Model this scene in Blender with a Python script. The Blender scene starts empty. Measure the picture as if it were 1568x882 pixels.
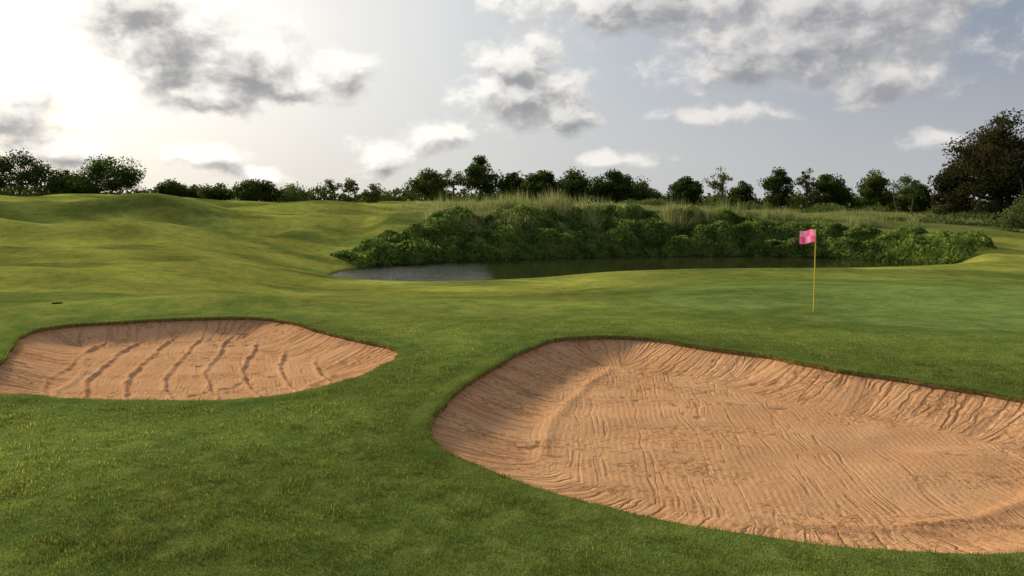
import bpy, math, numpy as np
from mathutils import Vector
rng=np.random.default_rng(7)
S=bpy.context.scene
S.view_settings.view_transform='Standard'; S.view_settings.look='None'; S.view_settings.exposure=0
# ---------------------------------------------------------------- helpers
def sstep(a,b,x):
    t=np.clip((x-a)/(b-a),0,1); return t*t*(3-2*t)
_tab=np.random.default_rng(3).random((256,256))
def vnoise(x,y,off=0):
    x=np.asarray(x)+off*17.3; y=np.asarray(y)+off*9.1
    xi=np.floor(x).astype(int); yi=np.floor(y).astype(int)
    fx=x-xi; fy=y-yi; fx=fx*fx*(3-2*fx); fy=fy*fy*(3-2*fy)
    a=_tab[xi&255,yi&255]; b=_tab[(xi+1)&255,yi&255]; c=_tab[xi&255,(yi+1)&255]; d=_tab[(xi+1)&255,(yi+1)&255]
    return (a*(1-fx)+b*fx)*(1-fy)+(c*(1-fx)+d*fx)*fy
def fbm(x,y,o=4,off=0):
    s=0;a=1;t=0
    for i in range(o):
        s=s+a*vnoise(x*2**i,y*2**i,off+i*3); t+=a; a*=.5
    return s/t
def catmull(P,step,closed=True):
    P=np.array(P,float); n=len(P); out=[]
    for i in range(n):
        p0,p1,p2,p3=P[i-1],P[i],P[(i+1)%n],P[(i+2)%n]
        k=max(2,int(np.linalg.norm(p2-p1)/step))
        for j in range(k):
            t=j/k
            out.append(.5*((2*p1)+(-p0+p2)*t+(2*p0-5*p1+4*p2-p3)*t*t+(-p0+3*p1-3*p2+p3)*t**3))
    return np.array(out)
def sdist(x,y,poly,pad=3.0):
    shp=x.shape; x=x.ravel(); y=y.ravel()
    D=np.full(x.shape,1e3); A=np.zeros(x.shape)
    m=(x>poly[:,0].min()-pad)&(x<poly[:,0].max()+pad)&(y>poly[:,1].min()-pad)&(y<poly[:,1].max()+pad)
    xs=x[m]; ys=y[m]; d=np.full(xs.shape,1e9); a=np.zeros(xs.shape); ins=np.zeros(xs.shape,bool); L=0
    for i in range(len(poly)):
        p=poly[i]; q=poly[(i+1)%len(poly)]; e=q-p; l2=e@e; l=math.sqrt(l2)
        t=np.clip(((xs-p[0])*e[0]+(ys-p[1])*e[1])/l2,0,1)
        dd=(xs-p[0]-t*e[0])**2+(ys-p[1]-t*e[1])**2
        c=dd<d; d=np.where(c,dd,d); a=np.where(c,L+t*l,a)
        cr=((p[1]>ys)!=(q[1]>ys))
        if abs(e[1])>1e-9: ins^=cr&(xs<(e[0]*(ys-p[1])/e[1]+p[0]))
        L+=l
    d=np.sqrt(d); d[ins]*=-1
    D[m]=d; A[m]=a
    return D.reshape(shp),A.reshape(shp)
def mesh_np(name,V,F,mats=(),smooth=True,attrs=None,fmat=None):
    me=bpy.data.meshes.new(name); V=np.asarray(V,np.float32); F=np.asarray(F,np.int32)
    me.vertices.add(len(V)); me.vertices.foreach_set('co',V.ravel())
    k=F.shape[1]; me.loops.add(F.size); me.loops.foreach_set('vertex_index',F.ravel())
    me.polygons.add(len(F)); me.polygons.foreach_set('loop_start',np.arange(0,F.size,k,dtype=np.int32))
    me.polygons.foreach_set('loop_total',np.full(len(F),k,np.int32))
    me.polygons.foreach_set('use_smooth',np.full(len(F),smooth,bool))
    if fmat is not None: me.polygons.foreach_set('material_index',np.asarray(fmat,np.int32))
    for m in mats: me.materials.append(m)
    if attrs:
        for n,a in attrs.items():
            a=np.asarray(a,np.float32)
            if a.ndim==1:
                at=me.attributes.new(n,'FLOAT','POINT'); at.data.foreach_set('value',a)
            else:
                at=me.attributes.new(n,'FLOAT_VECTOR','POINT'); at.data.foreach_set('vector',a.ravel())
    me.update(calc_edges=True); me.validate()
    ob=bpy.data.objects.new(name,me); S.collection.objects.link(ob); return ob
class N:
    def __init__(s,nt): s.nt=nt; s.nt.nodes.clear()
    def new(s,t,**k):
        n=s.nt.nodes.new(t)
        for a,b in k.items(): setattr(n,a,b)
        return n
    def put(s,sock,v):
        if isinstance(v,bpy.types.NodeSocket): s.nt.links.new(v,sock)
        else:
            sock.default_value=v
    def m(s,op,a,b=0.0,c=None,clamp=False):
        n=s.new('ShaderNodeMath',operation=op); n.use_clamp=clamp
        s.put(n.inputs[0],a); s.put(n.inputs[1],b)
        if c is not None: s.put(n.inputs[2],c)
        return n.outputs[0]
    def v(s,op,a,b=(0,0,0)):
        n=s.new('ShaderNodeVectorMath',operation=op); s.put(n.inputs[0],a); s.put(n.inputs[1],b)
        return n.outputs['Value'] if op in('LENGTH','DOT_PRODUCT') else n.outputs[0]
    def mix(s,f,a,b,bt='MIX'):
        n=s.new('ShaderNodeMix',data_type='RGBA',blend_type=bt)
        s.put(n.inputs[0],f); s.put(n.inputs[6],a); s.put(n.inputs[7],b); return n.outputs[2]
    def ss(s,x,a,b):
        n=s.new('ShaderNodeMapRange',interpolation_type='SMOOTHSTEP'); s.put(n.inputs[0],x)
        n.inputs[1].default_value=a; n.inputs[2].default_value=b; return n.outputs[0]
    def noise(s,vec,scale,detail=3,rough=.5,out=0,dist=0):
        n=s.new('ShaderNodeTexNoise'); s.put(n.inputs['Vector'],vec); n.inputs['Scale'].default_value=scale
        n.inputs['Detail'].default_value=detail; n.inputs['Roughness'].default_value=rough
        n.inputs['Distortion'].default_value=dist; return n.outputs[out]
    def attr(s,name,out='Fac'):
        n=s.new('ShaderNodeAttribute'); n.attribute_name=name; return n.outputs[out]
    def bump(s,h,st,d,nrm=None):
        n=s.new('ShaderNodeBump'); n.inputs['Strength'].default_value=st; n.inputs['Distance'].default_value=d
        s.put(n.inputs['Height'],h)
        if nrm is not None: s.put(n.inputs['Normal'],nrm)
        return n.outputs[0]
def mat(name):
    m=bpy.data.materials.new(name); m.use_nodes=True; return m,N(m.node_tree)
def finish(n,col,rough=.8,nrm=None,spec=.3,transl=0,metal=0):
    if spec==0:
        b=n.new('ShaderNodeBsdfDiffuse'); n.put(b.inputs['Color'],col)
    else:
        b=n.new('ShaderNodeBsdfPrincipled'); n.put(b.inputs['Base Color'],col); n.put(b.inputs['Roughness'],rough)
        b.inputs['Specular IOR Level'].default_value=spec; b.inputs['Metallic'].default_value=metal
    if nrm is not None: n.put(b.inputs['Normal'],nrm)
    o=n.new('ShaderNodeOutputMaterial'); sh=b.outputs[0]
    if transl:
        t=n.new('ShaderNodeBsdfTranslucent'); n.put(t.inputs[0],col)
        mx=n.new('ShaderNodeMixShader'); mx.inputs[0].default_value=transl
        n.nt.links.new(sh,mx.inputs[1]); n.nt.links.new(t.outputs[0],mx.inputs[2]); sh=mx.outputs[0]
    n.nt.links.new(sh,o.inputs[0])
def rgb(r,g,b): return (r,g,b,1)

# ---------------------------------------------------------------- camera
cam=bpy.data.objects.new('camera',bpy.data.cameras.new('camera')); S.collection.objects.link(cam); S.camera=cam
cam.location=(0,0,3.0); cam.rotation_euler=(math.radians(90),0,0)
cam.data.lens=27.55; cam.data.sensor_width=36; cam.data.shift_y=-0.0804; cam.data.clip_end=20000; cam.data.clip_start=.1

# ---------------------------------------------------------------- outlines (metres)
BL=catmull([(-9.87,15.1),(-10.63,16.7),(-11.5,18.65),(-11.2,19.67),(-9.9,20.34),(-8.39,20.8),(-6.86,20.9),(-5.83,20.34),(-4.41,18.65),(-3.06,17.14),(-2.42,16.3),(-2.26,15.7),(-2.3,15),(-2.61,14),(-3.08,13),(-3.66,12.4),(-4.48,12.1),(-5.38,12.1),(-6.45,12.2),(-7.5,12.4),(-8.3,12.6),(-9.2,13.1),(-9.7,14.1)],.1)
BR=catmull([(-1.11,10.75),(-1.10,11.43),(-.88,12.63),(-.46,14.1),(.21,16),(.97,17.56),(1.74,18.0),(2.92,17.9),(3.89,16.9),(4.97,15.86),(5.7,14.75),(6.37,14.0),(7.1,13.19),(7.69,12.54),(8.1,12.0),(8.5,11.0),(8.2,9.4),(7.0,7.9),(5.6,7.05),(4.46,6.83),(3.96,6.8),(3.4,6.85),(2.71,6.99),(2.18,7.16),(1.36,7.58),(.77,8),(.11,8.57),(-.49,9.23),(-.84,9.73),(-1.05,10.25)],.1)
POND=catmull([(-9.9,53),(-4,58),(3.3,62.5),(11,64.5),(20,64.5),(27,60.5),(29,53),(20,47.5),(12,46.0),(5.9,45.2),(.6,42.9),(-2.5,41.6),(-5,41.3),(-8.2,43),(-9.8,44.6),(-11.0,48)],.8)
WZ=-1.2
def wob(P,a,off):
    n=len(P); T=np.roll(P,-1,0)-np.roll(P,1,0); T/=np.linalg.norm(T,axis=1)[:,None]; Nn=np.stack([T[:,1],-T[:,0]],1)
    s=np.arange(n)*.1; w=(fbm(s*1.3,s*0+.5,3,off)-.5)*2*a; w*=np.minimum(1,np.minimum(np.arange(n),n-np.arange(n))/10)
    return P+Nn*w[:,None]
BL=wob(BL,.09,5); BR=wob(BR,.07,9)
UA=np.array([-90,-40,-33.2,-26,-20,-15.5,-8.7,.8,10.2,19,27,33,50,90.]); 
ZR=np.array([4.6,4.5,4.4,3.9,3.35,3.0,3.2,3.25,2.75,2.2,1.6,.8,.8,.8])
def gauss(x,y,cx,cy,rx,ry,rot=0):
    c,s=math.cos(rot),math.sin(rot); dx=x-cx; dy=y-cy
    return np.exp(-((dx*c+dy*s)/rx)**2-((-dx*s+dy*c)/ry)**2)
def zland(x,y):
    x=np.asarray(x,float); y=np.asarray(y,float)
    az=np.degrees(np.arctan2(x,np.maximum(y,1)))
    zr=np.interp(az,UA,ZR)
    t=np.clip((y-30)/65,0,1); t=t*(.85+.15*t)
    tt=sstep(26,34,y)
    z=zr*t*tt
    z+= .45*gauss(x,y,12,72,24,6)+.4*gauss(x,y,2,72,7,5)
    z-=1.12*sstep(20,41,y)*sstep(-15,-8,x)*(1-sstep(1,10,x))*(1-sstep(44,52,y))
    z+=1.9*gauss(x,y,-31,66,6.0,3.4,.15)+1.5*gauss(x,y,-46,63,8,4)+1.0*gauss(x,y,-19,53,6.0,2.2,.2)+1.4*gauss(x,y,-37,50,8,2.8,-.1)
    z+=.9*gauss(x,y,-14.5,66,4,3.2)+.8*gauss(x,y,-20,80,7,4)-1.0*gauss(x,y,-23,60,6,2.5)-.8*gauss(x,y,-40,57,7,2.5)
    z+=.42*gauss(x,y,-8.6,23.6,3.2,1.5,.05)+.22*gauss(x,y,-14.5,21.5,3.4,1.8,.3)+.18*gauss(x,y,-3.5,25.5,3,2)
    z+=.5*gauss(x,y,-20,31,5,2.2)+.45*gauss(x,y,-27,39,6,2.3)+.35*gauss(x,y,-14,42,3.5,2.5)
    z+=.10*gauss(x,y,-1.2,17.5,1.6,3)
    z-=.12*gauss(x,y,4.5,22.5,4,2.5)+.66*sstep(28,38,y)*sstep(3,9,x)*(1-sstep(46,60,y))
    z+=.8*(fbm(x/14,y/11,2,2)-.5)*sstep(42,58,y)+1.0*(fbm(x/7,y/5,2,12)-.5)*sstep(40,55,y)*(1-sstep(-12,-5,x))+.06*(fbm(x/3.5,y/3.5,2,4)-.5)
    z+=.022*(fbm(x/.7,y/.7,2,6)-.5)
    d,_=sdist(x,y,POND,60)
    sl=.22+.22*sstep(46,56,y)*sstep(-13,-8,x)
    zs=WZ+sl*d; zs=np.maximum(zs,-2.2)
    k=.25; h=np.clip(.5+.5*(zs-z)/k,0,1)
    z=zs*(1-h)+z*h-k*h*(1-h)
    return z
RIM=1.35; DEP=.34; GAP=.075
def prof(t): 
    q=np.clip(t/RIM,0,1); return q*(1.55-.55*q*q)
# ---------------------------------------------------------------- materials
def grass_mat():
    m,n=mat('turf')
    pos=n.new('ShaderNodeNewGeometry').outputs['Position']
    base=n.attr('tint','Vector')
    b=n.noise(pos,5,4,.75); c=n.noise(pos,38,2,.7); d=n.noise(pos,1.3,5,.65)
    col=n.mix(n.ss(d,.36,.66),base,n.mix(1,base,rgb(.64,.76,.74),'MULTIPLY'))
    v=n.m('ADD',n.m('MULTIPLY',b,1.1),n.m('MULTIPLY',c,1.1))
    mul=n.new('ShaderNodeCombineXYZ'); f=n.m('ADD',.0,v)
    for i in range(3): n.put(mul.inputs[i],f)
    col=n.mix(1,col,mul.outputs[0],'MULTIPLY')
    dry=n.m('MULTIPLY',n.ss(b,.58,.72),n.m('MULTIPLY',n.ss(d,.55,.42),.55))
    col=n.mix(dry,col,rgb(.29,.25,.09))
    h=n.m('ADD',n.noise(pos,50,1,.7),n.m('MULTIPLY',n.noise(pos,9,2,.6),1.2))
    nr=n.bump(h,.7,.025)
    finish(n,col,.9,nr,0)
    return m
M_turf=grass_mat()
def blade_mat(name,c1,c2,c3,tr=.4,spec=0):
    m,n=mat(name)
    r=n.attr('rnd'); col=n.mix(r,c1,c2); col=n.mix(n.ss(r,.9,.97),col,c3)
    base=n.attr('tint','Vector')
    col=n.mix(1,col,base,'MULTIPLY')
    finish(n,col,.6,None,spec,tr); return m
M_blade=blade_mat('turf_blades',rgb(.5,.62,.5),rgb(2.1,1.9,1.6),rgb(3.8,2.9,3.2))
m,n=mat('turf_edge_soil'); pos=n.new('ShaderNodeNewGeometry').outputs['Position']
f=n.noise(pos,18,4,.7); finish(n,n.mix(n.ss(f,.4,.6),rgb(.09,.11,.03),rgb(.30,.17,.08)),.95,n.bump(f,.8,.03),0); M_soil=m

def sand_mat(kind):
    m,n=mat('sand_'+kind)
    pos=n.new('ShaderNodeNewGeometry').outputs['Position']
    s=n.attr('rs'); t=n.attr('rt')
    w=n.noise(pos,.8,1,.5); w2=n.noise(pos,3,2,.6)
    g=n.noise(pos,120,1,.6); g2=n.noise(pos,26,3,.7)
    r1=n.m('SINE',n.m('ADD',n.m('MULTIPLY',s,2*math.pi/.11),n.m('MULTIPLY',w2,3.0)))
    sv=n.new('ShaderNodeCombineXYZ'); n.put(sv.inputs[0],n.m('ADD',n.m('MULTIPLY',s,2.6),n.m('MULTIPLY',w2,.45))); n.put(sv.inputs[1],n.m('MULTIPLY',t,.30))
    trk=n.noise(sv.outputs[0],1.0,2,.5)
    trk=n.m('ABSOLUTE',n.m('SUBTRACT',trk,.5)); trk=n.ss(trk,.045,.0)
    rim=n.m('SUBTRACT',n.m('MULTIPLY',r1,.18),n.m('MULTIPLY',trk,1.6))
    sep=n.new('ShaderNodeSeparateXYZ'); n.put(sep.inputs[0],pos)
    if kind=='right': ax,ay=.97,-.10
    else: ax,ay=.94,.34
    q=n.m('ADD',n.m('MULTIPLY',sep.outputs[0],ax),n.m('MULTIPLY',sep.outputs[1],ay))
    q=n.m('ADD',q,n.m('MULTIPLY',w,.24))
    qi=n.m('SINE',n.m('ADD',n.m('MULTIPLY',q,2*math.pi/.085),n.m('MULTIPLY',w2,1.2)))
    qv=n.new('ShaderNodeCombineXYZ'); n.put(qv.inputs[0],n.m('MULTIPLY',q,2.0)); n.put(qv.inputs[1],n.m('MULTIPLY',sep.outputs[1],.13))
    tq=n.ss(n.m('ABSOLUTE',n.m('SUBTRACT',n.noise(qv.outputs[0],1.0,3,.6),.5)),.024,0)
    inn=n.m('MULTIPLY',n.m('SUBTRACT',n.m('MULTIPLY',qi,.15),n.m('MULTIPLY',tq,.75)),n.ss(w2,.34,.58))
    mk=n.ss(n.m('ADD',t,n.m('MULTIPLY',w2,.35)),1.40,1.6)
    mh=n.new('ShaderNodeMix',data_type='FLOAT'); n.put(mh.inputs[0],mk); n.put(mh.inputs[2],rim); n.put(mh.inputs[3],inn)
    rake=mh.outputs[0]
    cl_=n.noise(pos,11,4,.8)
    clodm=n.ss(n.noise(n.v('MULTIPLY',pos,(.35,1.5,1)),.9,2,.6),.46,.60)
    clod=n.m('MULTIPLY',n.ss(cl_,.52,.66),clodm)
    h=n.m('ADD',n.m('MULTIPLY',rake,.015),n.m('ADD',n.m('MULTIPLY',g2,.016),n.m('ADD',n.m('MULTIPLY',clod,.026),n.m('MULTIPLY',g,.003))))
    nr=n.bump(h,.85,1.0)
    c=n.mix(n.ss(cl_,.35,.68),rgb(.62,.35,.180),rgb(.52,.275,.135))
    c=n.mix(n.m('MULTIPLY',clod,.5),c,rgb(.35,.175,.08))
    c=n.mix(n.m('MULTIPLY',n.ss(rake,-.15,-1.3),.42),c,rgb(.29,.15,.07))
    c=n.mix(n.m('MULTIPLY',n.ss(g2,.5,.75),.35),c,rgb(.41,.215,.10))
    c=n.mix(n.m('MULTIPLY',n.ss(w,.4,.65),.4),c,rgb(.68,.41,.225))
    c=n.mix(n.m('MULTIPLY',n.ss(t,.25,.0),.35),c,rgb(.35,.175,.08))  # edge shading painted into the sand colour, darker towards the lip
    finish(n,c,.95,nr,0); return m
M_sandR=sand_mat('right'); M_sandL=sand_mat('left')

# ---------------------------------------------------------------- ground
rr=[.01,1.2,2.2]; r=3.0
while r<28: rr.append(r); r*=1.0036
while r<150: rr.append(r); r*=1.008
while r<9000: rr.append(r); r*=1.05
rr=np.array(rr)
an=np.concatenate([np.arange(-46,46,.13),np.arange(46,314,3.0)]); an=np.radians(an)
R,A=np.meshgrid(rr,an,indexing='ij'); X=R*np.sin(A); Y=R*np.cos(A)
Z=zland(X,Y)
Z=Z-np.maximum(R-400,0)*.004
sL,aL=sdist(X,Y,BL,2.5); sR,aR=sdist(X,Y,BR,2.5)
for sd in (sL,sR):
    Z=Z-sstep(.10,.03,sd)*.33-DEP*prof(np.maximum(-sd,0))*(sd<0)-.03*sstep(0.35,0.05,sd)
def tint(x,y):
    x=np.asarray(x,float);y=np.asarray(y,float)
    near=np.array([.158,.200,.045]); fair=np.array([.32,.32,.062]); rough=np.array([.18,.19,.06]); grn=np.array([.168,.228,.060]); dark=np.array([.075,.112,.026])
    c=np.ones(x.shape+(3,))*near
    def lerp(c,b,f): return c*(1-f[...,None])+b*f[...,None]
    f=sstep(16,38,y+.25*np.abs(np.minimum(x,0)))*.9; c=lerp(c,fair,f*(1-sstep(2,10,x)*.75*sstep(44,38,y)))
    e=np.sqrt(((x-15.0)/10)**2+((y-26.8)/8.2)**2)+.08*(fbm(x/4,y/4,2,8)-.5)
    c=lerp(c,dark*1.25,(1-sstep(1.12,1.3,e))*.55)
    c=lerp(c,grn,1-sstep(1.0,1.03,e))
    c=lerp(c,rough,sstep(60,68,y)*sstep(-13,-8,x)*(1-sstep(.62,.70,x/np.maximum(y,1))))
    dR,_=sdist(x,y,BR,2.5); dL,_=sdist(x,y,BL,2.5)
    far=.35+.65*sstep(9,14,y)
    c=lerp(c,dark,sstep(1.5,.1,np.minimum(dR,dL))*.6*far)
    d,_=sdist(x,y,POND,30); c=lerp(c,np.array([.06,.055,.025]),sstep(.5,0,d))
    c=lerp(c,near*.8,sstep(.46,.60,fbm(x/7,y/3.0,4,14))*.7)
    c*= (.62+.76*fbm(x/5,y/3.5,4,11))[...,None]
    c*=(1+.09*np.sin((x*.8+y*.6)*1.1)*sstep(25,30,y))[...,None]
    return c
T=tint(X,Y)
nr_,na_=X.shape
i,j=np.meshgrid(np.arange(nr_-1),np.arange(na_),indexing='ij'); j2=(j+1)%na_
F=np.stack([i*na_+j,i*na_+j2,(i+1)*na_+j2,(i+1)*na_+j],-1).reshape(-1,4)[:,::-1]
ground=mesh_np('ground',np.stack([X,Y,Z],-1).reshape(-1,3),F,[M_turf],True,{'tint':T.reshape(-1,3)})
# ---------------------------------------------------------------- sand + turf lips
def bunker(poly,m,kind):
    h=.03; xs=np.arange(poly[:,0].min()-.2,poly[:,0].max()+.2,h); ys=np.arange(poly[:,1].min()-.2,poly[:,1].max()+.2,h)
    Xg,Yg=np.meshgrid(xs,ys,indexing='ij'); sd,ar=sdist(Xg,Yg,poly,1)
    t=np.maximum(-sd,0)
    z=zland(Xg,Yg)-GAP-DEP*prof(t)
    z+=.05*(fbm(Xg/1.1,Yg/1.1,3,3)-.5)*sstep(0,.5,t)
    if kind=='L':
        q=(Xg*.94+Yg*.34-.03*(Yg-16)**2)+.45*(fbm(Xg/2.6,Yg/2.6,2,21)-.5)+.12*(fbm(Xg/.35,Yg/.35,2,22)-.5)
        q2=q/.72; fr=q2-np.floor(q2)
        z+=(.038*np.exp(-((fr-.5)/.065)**2)-.018*np.exp(-((fr-.63)/.075)**2))*sstep(.7,1.3,t)*(.45+.9*fbm(Xg/1.2,Yg/1.2,2,5))
        e=np.exp(-((t-1.25-.2*fbm(Xg/1.2,Yg/1.2,2,6))/.09)**2); z+=.03*e
    else:
        e=np.exp(-((t-1.45-.2*fbm(Xg/1.2,Yg/1.2,2,6))/.10)**2); z+=.024*e
        q=Yg*.9-Xg*.25+.9*(fbm(Xg/2.5,Yg/2.5,3,31)-.5)
        z+=.010*np.sin(q*2*np.pi/1.5)*sstep(1.3,2,t)
    z-=.025*sstep(.74,.85,vnoise(Xg/.2,Yg/.2,40))*sstep(.58,.75,fbm(Xg/1.6,Yg/1.6,2,41))
    keep=(sd<.09); c=keep[:-1,:-1]&keep[1:,:-1]&keep[1:,1:]&keep[:-1,1:]
    idx=np.arange(Xg.size).reshape(Xg.shape)
    F=np.stack([idx[:-1,:-1][c],idx[1:,:-1][c],idx[1:,1:][c],idx[:-1,1:][c]],-1)
    used=np.unique(F); mp=np.full(Xg.size,-1); mp[used]=np.arange(len(used))
    V=np.stack([Xg,Yg,z],-1).reshape(-1,3)[used]
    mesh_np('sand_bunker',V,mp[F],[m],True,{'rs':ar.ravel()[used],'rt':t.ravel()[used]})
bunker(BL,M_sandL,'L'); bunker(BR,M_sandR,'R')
def resample(P,step):
    Q=np.vstack([P,P[:1]]); l=np.concatenate([[0],np.cumsum(np.linalg.norm(np.diff(Q,axis=0),axis=1))]); k=int(l[-1]/step)
    s=np.linspace(0,l[-1],k,endpoint=False); return np.stack([np.interp(s,l,Q[:,0]),np.interp(s,l,Q[:,1])],1)
def outward(P):
    T=np.roll(P,-2,0)-np.roll(P,2,0); T/=np.linalg.norm(T,axis=1)[:,None]; Nn=np.stack([T[:,1],-T[:,0]],1)
    area=.5*np.sum(P[:,0]*np.roll(P[:,1],-1)-np.roll(P[:,0],-1)*P[:,1])
    return Nn if area>0 else -Nn
def lip(poly):
    P=resample(poly,.035); O=outward(P); n=len(P)
    pr=[(.42,-.012),(.32,.004),(.2,.010),(.1,.016),(.03,.012),(0,-.010),(.0,-.05),(.02,-.11),(.06,-.3)]
    V=[];T_=[]
    s=np.arange(n)*.035
    for k,(o,dz) in enumerate(pr):
        oo=o+(.02*(fbm(s*5,s*0+k*.1,2,50)-.5)*2 if 3<k<8 else 0)
        p=P+O*np.reshape(oo*np.ones(n),(n,1)); z=zland(p[:,0],p[:,1])+dz
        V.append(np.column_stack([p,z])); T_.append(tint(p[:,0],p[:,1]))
    m_=len(pr); V=np.concatenate(V); T_=np.concatenate(T_)
    F=[];fm=[]
    ii=np.arange(n); i2=(ii+1)%n
    for k in range(m_-1):
        F.append(np.stack([k*n+ii,k*n+i2,(k+1)*n+i2,(k+1)*n+ii],-1)); fm+= [0 if k<5 else 1]*n
    o=mesh_np('turf_edge',V,np.concatenate(F),[M_turf,M_soil],True,{'tint':T_},fm); o.parent=ground
lip(BL); lip(BR)
# ---------------------------------------------------------------- grass blades
def blades(name,x,y,z,ln,wd,mat_,tn=None,lean=.7,outv=None):
    n=len(x); a=rng.random(n)*2*np.pi; la=rng.random(n)*2*np.pi; l=lean*rng.random(n)
    dx=np.cos(a)*wd/2; dy=np.sin(a)*wd/2
    tx=np.cos(la)*l*ln; ty=np.sin(la)*l*ln; tz=ln*np.sqrt(np.maximum(1-l*l,.05))
    if outv is not None: tx=tx*.5+outv[0]*ln*.5; ty=ty*.5+outv[1]*ln*.5; tz*=.5
    V=np.empty((n,3,3)); V[:,0]=np.stack([x-dx,y-dy,z-.01],-1); V[:,1]=np.stack([x+dx,y+dy,z-.01],-1); V[:,2]=np.stack([x+tx,y+ty,z+tz],-1)
    r_=np.repeat(rng.random(n),3); at={'rnd':r_}
    at['tint']=np.repeat(tn if tn is not None else np.ones((n,3)),3,axis=0)
    return mesh_np(name,V.reshape(-1,3),np.arange(3*n).reshape(-1,3),[mat_],False,at)
n=620000
u=rng.random(n); r=5.2*(21/5.2)**(u**.9); a=np.radians(rng.uniform(-42,42,n)); x=r*np.sin(a); y=r*np.cos(a)
d1,_=sdist(x,y,BL,1); d2,_=sdist(x,y,BR,1); k=(d1>.0)&(d2>.0)&(rng.random(n)<.15+1.3*vnoise(x/.16,y/.13,3)**1.4)
x,y,r=x[k],y[k],r[k]; z=zland(x,y)
sc=r/8; ln=(.020+.024*rng.random(len(x)))*(.5+1.0*vnoise(x/.3,y/.3,6)); wd=.009*sc
fade=1-.5*sstep(13,21,r)
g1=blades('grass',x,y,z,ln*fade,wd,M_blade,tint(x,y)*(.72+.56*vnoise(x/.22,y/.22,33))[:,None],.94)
for P in (BL,BR):
    Q=resample(P,.003); O=outward(Q); o=rng.uniform(-.02,.08,len(Q)); q=Q+O*o[:,None]
    sc=np.hypot(q[:,0],q[:,1])/9; s_=np.arange(len(Q))*.003
    ge=blades('grass',q[:,0],q[:,1],zland(q[:,0],q[:,1])+.004+np.minimum(o,0)*1.2,(.03+.05*rng.random(len(Q)))*(.5+1.1*vnoise(s_/.25,s_*0,34)),.006*sc,M_blade,tint(q[:,0],q[:,1])*1.1,.8,(-O[:,0]*.7,-O[:,1]*.7))
    ge.name='edge_blades'; ge.parent=g1
# ---------------------------------------------------------------- water
m,n=mat('pond_water'); pos=n.new('ShaderNodeNewGeometry').outputs['Position']
h=n.m('ADD',n.noise(n.v('MULTIPLY',pos,(1,1.8,1)),2.2,3,.6),n.m('MULTIPLY',n.noise(n.v('MULTIPLY',pos,(1,2,1)),.5,2,.5),1.5))
sp=n.new('ShaderNodeSeparateXYZ'); n.put(sp.inputs[0],pos)
ripm=n.m('ADD',n.m('MULTIPLY',n.ss(sp.outputs[0],0.0,-6.0),1.4),.06)
hh=n.m('MULTIPLY',h,ripm)
b=n.new('ShaderNodeBsdfPrincipled'); b.inputs['Base Color'].default_value=rgb(.035,.04,.014); b.inputs['Roughness'].default_value=.05; b.inputs['IOR'].default_value=1.33
b.inputs['Specular IOR Level'].default_value=.5
n.put(b.inputs['Normal'],n.bump(hh,.9,.09)); o=n.new('ShaderNodeOutputMaterial'); n.nt.links.new(b.outputs[0],o.inputs[0])
mesh_np('pond_water',[(-14,38,WZ),(33,38,WZ),(33,67,WZ),(-14,67,WZ)],[[0,1,2,3]],[m],False)
# ---------------------------------------------------------------- foliage
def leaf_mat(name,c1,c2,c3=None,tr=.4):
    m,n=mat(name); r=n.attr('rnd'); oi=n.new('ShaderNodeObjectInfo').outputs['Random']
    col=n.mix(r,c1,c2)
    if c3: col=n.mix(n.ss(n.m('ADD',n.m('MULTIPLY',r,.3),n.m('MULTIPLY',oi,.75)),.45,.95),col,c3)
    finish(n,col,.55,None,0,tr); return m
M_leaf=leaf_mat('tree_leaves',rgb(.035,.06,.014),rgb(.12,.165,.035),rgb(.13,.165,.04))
M_leafp=leaf_mat('young_tree_leaves',rgb(.08,.12,.035),rgb(.19,.22,.07))
M_leafc=leaf_mat('dark_tree_leaves',rgb(.028,.040,.014),rgb(.115,.092,.038))
M_creep=leaf_mat('creeper_leaves',rgb(.045,.100,.02),rgb(.28,.37,.085),None,.5)
M_reed=leaf_mat('long_grass',rgb(.17,.22,.06),rgb(.48,.48,.21),None,.45)
m,n=mat('bark'); pos=n.new('ShaderNodeNewGeometry').outputs['Position']; f=n.noise(n.v('MULTIPLY',pos,(4,4,1)),6,4,.7)
finish(n,n.mix(f,rgb(.05,.038,.026),rgb(.17,.135,.10)),.9,n.bump(f,.6,.03),0); M_bark=m
def leafquads(C,size,nrm_up=0.0):
    n=len(C); d=rng.normal(size=(n,3)); d[:,2]+=nrm_up; d/=np.linalg.norm(d,axis=1)[:,None]
    a=np.cross(d,rng.normal(size=(n,3))); a/=np.linalg.norm(a,axis=1)[:,None]; b=np.cross(d,a)
    s=(size*rng.uniform(.55,1.3,n))[:,None]
    V=np.stack([C-a*s,C-b*s*.55+d*s*.12,C+a*s,C+b*s*.55+d*s*.12],1)
    return V.reshape(-1,3)
def tube(p0,p1,r0,r1,k=6,bend=None,seg=4):
    p0=np.array(p0,float);p1=np.array(p1,float); V=[];F=[]
    mid=(p0+p1)/2+(bend if bend is not None else 0)
    d=p1-p0; d/=np.linalg.norm(d)+1e-9; u=np.cross(d,[.3,1,.2]); u/=np.linalg.norm(u); w=np.cross(d,u)
    for i in range(seg+1):
        t=i/seg; c=(1-t)**2*p0+2*t*(1-t)*mid+t*t*p1; r=r0*(1-t)+r1*t
        for j in range(k):
            a=2*math.pi*j/k; V.append(c+r*(math.cos(a)*u+math.sin(a)*w))
    for i in range(seg):
        for j in range(k): F.append((i*k+j,i*k+(j+1)%k,(i+1)*k+(j+1)%k,(i+1)*k+j))
    return np.array(V),np.array(F)
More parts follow.
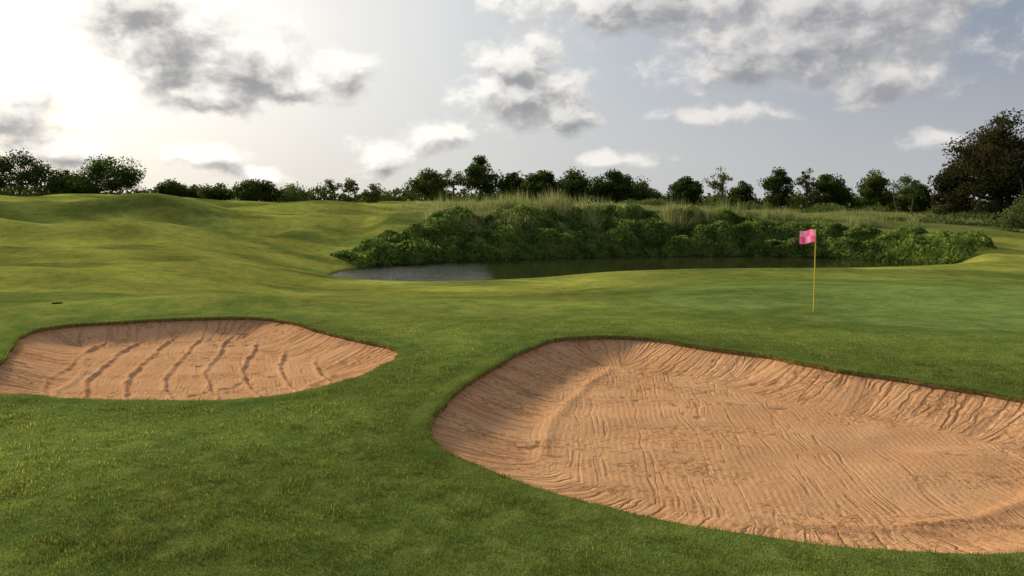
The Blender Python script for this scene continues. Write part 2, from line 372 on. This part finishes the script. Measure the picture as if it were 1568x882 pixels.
def tree(name,x,y,ztop,w,tf=.22,clumps=22,per=110,leaf=.2,lm=None,stems=1,rc=.17):
    g=float(zland(np.array([x]),np.array([y]))[0]); h=ztop-g; lm=lm or M_leaf
    Vs=[];Fs=[];off=0
    def add(v,f):
        nonlocal off
        Vs.append(v);Fs.append(f+off);off+=len(v)
    cz=h*(tf+(1-tf)*.5); rz=(1-tf)*h*.5; cl=[]
    while len(cl)<clumps:
        p=rng.uniform(-1,1,3); q=np.linalg.norm(p)
        if .3<q<1: 
            taper=1-.3*max(p[2],0)
            cl.append(np.array([p[0]*w/2*.82*taper,p[1]*w/2*.82*taper,cz+p[2]*rz*.84]))
    cl.append(np.array([rng.normal()*w*.05,0,h-rz*.2]))
    rt=max(.05,h*.025)
    for s in range(stems):
        o=np.array([rng.normal()*w*.06*(stems>1),rng.normal()*w*.06*(stems>1),0]); top=np.array([o[0]*2+rng.normal()*w*.05,o[1]*2,h*.72])
        v,f=tube(o+[0,0,-.3],top,rt,rt*.35,7,rng.normal(size=3)*[w*.06,w*.06,0],5); add(v,f)
    for c in cl:
        t=rng.uniform(.35,.95); st=np.array([0,0,h*(tf*.8)+(h*.72-h*tf*.8)*t*.8])
        v,f=tube(st,c,rt*.4,rt*.08,4,np.array([0,0,-.08*h]),3); add(v,f)
    nb=off; nbf=sum(len(f) for f in Fs)
    C=[];rn=[]
    for c in cl:
        r=w*rc*rng.uniform(.6,1.3); k=int(per*rng.uniform(.6,1.3))
        p=rng.normal(size=(k,3)); p/=np.linalg.norm(p,axis=1)[:,None]; p*=(rng.random((k,1))**.5)*r*1.1; p[:,2]*=.75
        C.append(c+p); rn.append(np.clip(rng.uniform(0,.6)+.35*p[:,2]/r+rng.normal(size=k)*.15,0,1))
    C=np.concatenate(C); rn=np.concatenate(rn); C[:,2]=np.maximum(C[:,2],.15)
    L=leafquads(C,np.full(len(C),leaf)); Vs.append(L); Fs.append(np.arange(len(L)).reshape(-1,4)+nb)
    V=np.concatenate(Vs); F=np.concatenate(Fs)
    at={'rnd':np.concatenate([np.zeros(nb),np.repeat(rn,4)])}
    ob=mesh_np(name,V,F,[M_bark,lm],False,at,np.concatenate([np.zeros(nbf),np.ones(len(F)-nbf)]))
    ob.location=(x,y,g-.05); return ob
TR=[(-75.4,120,11.2,9.6,'d'),(-84,121,10.2,8,'d'),(-69.5,122,8.4,6.5,'d'),(-60.4,118,9.9,10.6,'d'),(-65.5,119,7.2,6,'s'),(-53.0,121,6.6,6,'s'),(-45.0,120,6.3,6.0,'s'),(-50.0,124,5.8,5,'s'),
(-38.9,119,6.8,7.4,'d'),(-34.5,121,5.8,4.6,'s'),(-32.0,116,6.0,5.2,'p'),(-28.0,120,7.0,4.4,'a'),(-25.2,122,7.3,3.2,'a'),(-20.6,116,6.2,3.0,'p'),
(-12.6,120,8.2,7.2,'d'),(-9.0,118,8.6,4.6,'a'),(-4.9,120,10.7,7.0,'d'),(.1,122,8.2,4.6,'d'),(4.3,119,8.3,6.5,'d'),(9.3,121,8.4,7.5,'d'),(15.4,118,8.2,7.4,'d'),(20.1,121,6.9,5.8,'s'),
(26.6,119,7.4,6,'d'),(31.3,118,8.9,5.2,'a'),(35.1,121,6.8,4.6,'s'),(40.6,120,8.8,5.6,'d'),(43.8,116,8.6,3.6,'a'),(47.8,119,7.8,7.0,'d'),(51.6,122,5.9,4,'s'),(55.4,119,8.4,6,'d'),
(50.5,100,6.9,4.6,'a'),(62.5,121,6.8,6.6,'d'),(66.0,116,7.4,6,'d')]
for (x,y,zt,w,k) in TR:
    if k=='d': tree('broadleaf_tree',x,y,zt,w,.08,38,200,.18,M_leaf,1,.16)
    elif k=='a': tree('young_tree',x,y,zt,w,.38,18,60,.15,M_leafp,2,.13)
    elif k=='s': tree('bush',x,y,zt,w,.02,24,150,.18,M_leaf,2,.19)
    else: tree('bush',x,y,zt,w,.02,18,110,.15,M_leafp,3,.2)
tree('spreading_tree',50.0,80,12.8,13.0,.06,120,210,.16,M_leafc,3,.10)
tree('broadleaf_tree',46.2,82,7.6,5,.06,30,160,.15,M_leafc,1,.17)
tree('broadleaf_tree',50.8,74,7.5,6.5,.04,40,160,.14,M_leaf,2,.16)
tree('bush',46.0,70,3.6,5,.02,24,140,.13,M_leafp,2,.18)
tree('bush',50.5,66,3.4,5,.02,24,140,.13,M_leaf,2,.18)
def mass(name,n,xf,yf,hf,size,m,up=0.):
    x=rng.uniform(*xf,n); y=yf+rng.normal(size=n)*1.6+ (3*(fbm(x/9,x*0,2,60)-.5))
    H=hf(x); z=zland(x,y)+H*rng.random(n)**.7*(.45+.9*fbm(x/1.6,y/1.6,2,61))
    C=np.stack([x,y,z],-1); L=leafquads(C,np.full(n,size),up)
    rn=np.clip(fbm(x/1.1,z/1.1,2,62)*1.4-.25+rng.normal(size=n)*.15,0,1)
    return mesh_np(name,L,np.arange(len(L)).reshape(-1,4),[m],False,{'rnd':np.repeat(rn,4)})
mass('shrub_belt',26000,(-20,90),123,lambda x:.8+3.4*sstep(.35,.75,fbm(x/3.5,x*0,2,63)),.22,M_leaf)
mass('shrub_belt',8000,(-100,-18),121,lambda x:.3+3.0*sstep(.50,.7,fbm(x/5,x*0+4,2,64)),.22,M_leaf)
mass('shrub_belt',9000,(10,75),106,lambda x:.25+1.2*sstep(.4,.7,fbm(x/3,x*0+2,2,65)),.17,M_leafp)
mass('shrub_belt',5000,(36,62),78,lambda x:.3+1.4*sstep(.35,.65,fbm(x/3,x*0+2,2,66)),.15,M_leafp)
mass('distant_treeline',20000,(-160,160),190,lambda x:1.6+3*fbm(x/8,x*0,2,67),.5,M_leaf)
n=210000; x=rng.uniform(-15,40,n); y=rng.uniform(45,79,n); d,_=sdist(x,y,POND,30)
topw=8.2-3.2*sstep(12,32,x)-5*sstep(-4,-13,x)+2.4*(fbm(x/2.5,y/2.5,2,70)-.5)*2-3*sstep(31,37,x)
k=(d>-.15)&(d<topw)&(y>50+1.0*np.maximum(0,-8-x)+.55*np.maximum(0,x-26))
x,y,d,topw=x[k],y[k],d[k],topw[k]
Hc=(.18+1.1*sstep(.2,.8,fbm(x/1.7,y/1.7,2,71)))*sstep(-.4,.8,d)*sstep(0,1.8,topw-d+.2)
z=np.maximum(zland(x,y),WZ)+Hc*(.25+.75*rng.random(len(x))**.5)
C=np.stack([x,y,z],-1); L=leafquads(C,np.full(len(C),.15),.9)
rn=np.clip(1.5*fbm(x/.8,y/.8,3,72)-.35+.35*(Hc-.6)+rng.normal(size=len(x))*.2,0,1)
mesh_np('creeper_bank',L,np.arange(len(L)).reshape(-1,4),[M_creep],False,{'rnd':np.repeat(rn,4)})
def tufts(name,nt,xf,yf,ln,cond,per=26):
    cx=rng.uniform(*xf,nt); cy=rng.uniform(*yf,nt); k=cond(cx,cy); cx,cy=cx[k],cy[k]
    x=np.repeat(cx,per)+rng.normal(size=len(cx)*per)*.18; y=np.repeat(cy,per)+rng.normal(size=len(cx)*per)*.18
    L=np.repeat(ln*rng.uniform(.45,1.25,len(cx))*(.4+1.1*vnoise(cx/2,cy/2,83)),per)*rng.uniform(.5,1.1,len(x))
    return blades(name,x,y,zland(x,y),L,np.full(len(x),.045),M_reed,None,.8)
def c1(x,y):
    d,_=sdist(x,y,POND,40); f=fbm(x/2.5,y/2.5,2,80)
    return (d>4.2)&(d<14)&(y>56)&(f>.43+.008*np.maximum(x-2,0))
tufts('long_grass',5200,(-7,36),(56,84),1.65,c1)
def c2(x,y): return fbm(x/4,y/4,2,81)>.5
tufts('long_grass',3000,(-15,75),(76,112),.5,c2,16)
# ---------------------------------------------------------------- flag
def simple(name,c,r=.8,sp=.3):
    m,n=mat(name); pos=n.new('ShaderNodeNewGeometry').outputs['Position']; f=n.noise(pos,3,3,.6)
    finish(n,n.mix(f,rgb(*[k*.85 for k in c]),rgb(*[min(1,k*1.1) for k in c])),r,None,sp); return m
fx,fy=8.66,22.5; fz=float(zland(np.array([fx]),np.array([fy]))[0])
e=bpy.data.objects.new('golf_flag',None); S.collection.objects.link(e); e.location=(fx,fy,fz); e.rotation_euler=(0,math.radians(1.6),0)
Hp=2.36
v,f=tube((0,0,-.1),(0,0,Hp),.019,.012,12,None,6); o=mesh_np('pole',v,f,[simple('yellow_paint',(.85,.60,.06),.4)],True); o.parent=e
v,f=tube((0,0,Hp),(0,0,Hp+.03),.018,.006,12,None,2); o=mesh_np('cap',v,f,[simple('cap_dark',(.5,.35,.03),.5)],True); o.parent=e
m,n=mat('flag_cloth'); uv=n.attr('fuv','Vector'); ck=n.new('ShaderNodeTexChecker'); n.put(ck.inputs['Vector'],uv); ck.inputs['Scale'].default_value=1
ck.inputs['Color1'].default_value=rgb(.95,.12,.40); ck.inputs['Color2'].default_value=rgb(.95,.40,.60); finish(n,ck.outputs[0],.7,None,0,.5)
nu,nv=24,14; V=[];U=[]
for i in range(nu):
    for j in range(nv):
        a=i/(nu-1); b_=j/(nv-1)
        V.append((-.43*a-.012, .05*math.sin(a*7+b_*1.5)*a**.5, Hp-.01-.36*b_-.035*a+.02*a*math.sin(b_*5)+.02*math.sin(a*6))); U.append((a*2.999+.001,b_*1.999+.001,.5))
F=[(i*nv+j,(i+1)*nv+j,(i+1)*nv+j+1,i*nv+j+1) for i in range(nu-1) for j in range(nv-1)]
o=mesh_np('cloth',V,F,[m],True,{'fuv':np.array(U)}); o.parent=e
v,f=tube((0,0,-.12),(0,0,.006),.054,.054,20,None,1); o=mesh_np('cup_liner',v,f,[simple('cup_white',(.7,.7,.68))],True); o.parent=e
V=[(.053*math.cos(t),.053*math.sin(t),.007) for t in np.linspace(0,2*math.pi,20,endpoint=False)]
me=bpy.data.meshes.new('hole_shade_disc'); me.from_pydata(V,[],[tuple(range(20))]); me.materials.append(simple('painted_hole_shade',(.01,.01,.01),1,0)); o=bpy.data.objects.new('hole_shade_disc',me); S.collection.objects.link(o); o.parent=e  # flat disc over the cup, its black colour paints the shade inside
dx_,dy_=-13.0,22.4; dz_=float(zland(np.array([dx_]),np.array([dy_]))[0])
v,f=tube((0,0,-.05),(0,0,.02),.15,.14,16,None,2); V=list(map(tuple,v)); me=bpy.data.meshes.new('drain_cover'); me.from_pydata(V,[],[tuple(map(int,q)) for q in f]+[tuple(range(len(V)-16,len(V)))]); me.materials.append(simple('drain_plastic',(.012,.014,.01),1,0))
o=bpy.data.objects.new('drain_cover',me); S.collection.objects.link(o); o.location=(dx_,dy_,dz_)

# ---------------------------------------------------------------- light
SAZ,SEL=-48.0,21.0
sd_=Vector((math.sin(math.radians(SAZ))*math.cos(math.radians(SEL)),math.cos(math.radians(SAZ))*math.cos(math.radians(SEL)),math.sin(math.radians(SEL))))
L_=bpy.data.lights.new('sun','SUN'); L_.energy=4.7; L_.angle=math.radians(4); L_.color=(1,.84,.58)
so=bpy.data.objects.new('sun',L_); S.collection.objects.link(so); so.rotation_euler=sd_.to_track_quat('Z','Y').to_euler()
W=bpy.data.worlds.new('World'); S.world=W; W.use_nodes=True; n=N(W.node_tree)
try: W.cycles.sampling_method='MANUAL'; W.cycles.sample_map_resolution=256
except Exception as ex: print(ex)
tc=n.new('ShaderNodeTexCoord'); D=n.v('NORMALIZE',tc.outputs['Generated'])
sky=n.new('ShaderNodeTexSky',sky_type='NISHITA'); sky.sun_disc=False; sky.sun_elevation=math.radians(SEL); sky.sun_rotation=math.radians(SAZ); sky.dust_density=2.5; sky.air_density=1.0
sx=n.new('ShaderNodeSeparateXYZ'); n.put(sx.inputs[0],D)
az=n.m('ARCTAN2',sx.outputs[0],sx.outputs[1]); el=n.m('ARCSINE',sx.outputs[2])
gd=Vector((math.sin(math.radians(-34))*math.cos(math.radians(12)),math.cos(math.radians(-34))*math.cos(math.radians(12)),math.sin(math.radians(12))))
dot=n.v('DOT_PRODUCT',D,tuple(gd))
cr=n.new('ShaderNodeValToRGB'); n.put(cr.inputs[0],n.m('MULTIPLY',dot,1.0,clamp=True))
E=cr.color_ramp; E.elements[0].position=0; E.elements[0].color=rgb(.21,.25,.33); E.elements[1].position=1; E.elements[1].color=rgb(1.4,1.35,1.22)
for p,c in ((.35,(.26,.305,.39)),(.55,(.34,.385,.46)),(.75,(.53,.565,.61)),(.86,(.71,.725,.735)),(.93,(.90,.885,.85)),(.975,(1.10,1.07,.99))):
    q=E.elements.new(p); q.color=rgb(*c)
haze=n.mix(n.m('MULTIPLY',n.ss(el,.24,-.02),.60),cr.outputs[0],rgb(.69,.68,.66))
skyc=n.mix(.12,haze,n.v('MULTIPLY',sky.outputs[0],(.1,.1,.1)))
CL=[(-23.5,11,5,2.7,0),(-19.5,9.8,4.6,2.6,0),(-16,8.5,2.8,1.2,0),(-26,13,4,2.2,0),(-21.5,7.6,3.6,1.3,.0),
(.3,9.9,2.9,2.3,0),(1.0,8.1,4.0,2.4,0),(3.6,6.6,2.8,1.3,.1),
(10.2,14.3,9,1.9,0),(21.2,11.3,8,3.2,0),(16.1,9.8,4,1.9,0),(25.3,8.8,4.5,1.8,.1),(24.5,13.4,7,2.6,0),
(15.2,6.4,5,1.0,.35),(-12,9.5,2.6,1.8,.2),(-32.8,5.4,2.5,1.9,0),(-30.4,3.5,4,1.0,.1),
(-21.3,3.5,2.6,1.0,.15),(-18,2.2,2.6,.8,.2),(-9.6,3.4,2.2,1.3,.1),(-5.4,5,2.2,1.1,.1),(7.9,3.3,3.6,.8,.35),(28.6,4.4,3.5,1.0,.5)]
P0=n.new('ShaderNodeCombineXYZ'); n.put(P0.inputs[0],az); n.put(P0.inputs[1],el); P0=P0.outputs[0]
wn=n.noise(n.v('MULTIPLY',P0,(1,1.4,1)),11,2,.5,1)
P0=n.v('ADD',P0,n.v('MULTIPLY',n.v('SUBTRACT',wn,(.5,.5,.5)),(.04,.026,0)))
gm=n.m('ADD',n.ss(n.m('ABSOLUTE',az),.70,.85),n.ss(el,.30,.42),clamp=True)
gen=n.m('ADD',n.m('MULTIPLY',n.m('SUBTRACT',1.0,gm),4.0),n.m('SUBTRACT',1.9,n.m('MULTIPLY',n.noise(n.v('MULTIPLY',P0,(1,2,1)),3.5,2,.5),1.7)))
def field(P,det):
    acc=gen
    for (a,e_,ra,re,bi) in CL:
        q=n.v('MULTIPLY',n.v('SUBTRACT',P,(math.radians(a),math.radians(e_),0)),(1/math.radians(ra*1.3),1/math.radians(re*1.3),0))
        l=n.v('LENGTH',q)
        if bi: l=n.m('ADD',l,bi)
        acc=n.m('SMOOTH_MIN',acc,l,.2)
    nz=n.noise(n.v('MULTIPLY',P,(1,1.35,1)),20,det,.58)
    return n.m('ADD',n.m('SUBTRACT',1.0,acc),n.m('MULTIPLY',n.m('SUBTRACT',nz,.47),2.0))
F1=field(P0,6); F2=field(n.v('ADD',P0,(-.010,.018,0)),5)
al=n.ss(F1,-.10,.55)
slope=n.ss(n.m('SUBTRACT',F1,F2),-.35,.45)
thick=n.ss(F2,-.1,1.2)
lit=n.m('ADD',n.m('MULTIPLY',n.m('SUBTRACT',1.0,thick),.62),n.m('MULTIPLY',slope,.42),clamp=True)
nearsun=n.ss(dot,.60,.97)
bright=n.mix(nearsun,rgb(.82,.79,.76),rgb(1.12,1.08,1.0)); darkc=n.mix(nearsun,rgb(.31,.32,.35),rgb(.32,.32,.33))
cc=n.mix(lit,darkc,bright)
fin=n.mix(n.m('MULTIPLY',al,.94),skyc,cc)
bg=n.new('ShaderNodeBackground'); n.put(bg.inputs[0],n.v('MULTIPLY',fin,(10,10,10))); bg.inputs[1].default_value=.1
o=n.new('ShaderNodeOutputWorld'); n.nt.links.new(bg.outputs[0],o.inputs[0])
print('DONE')
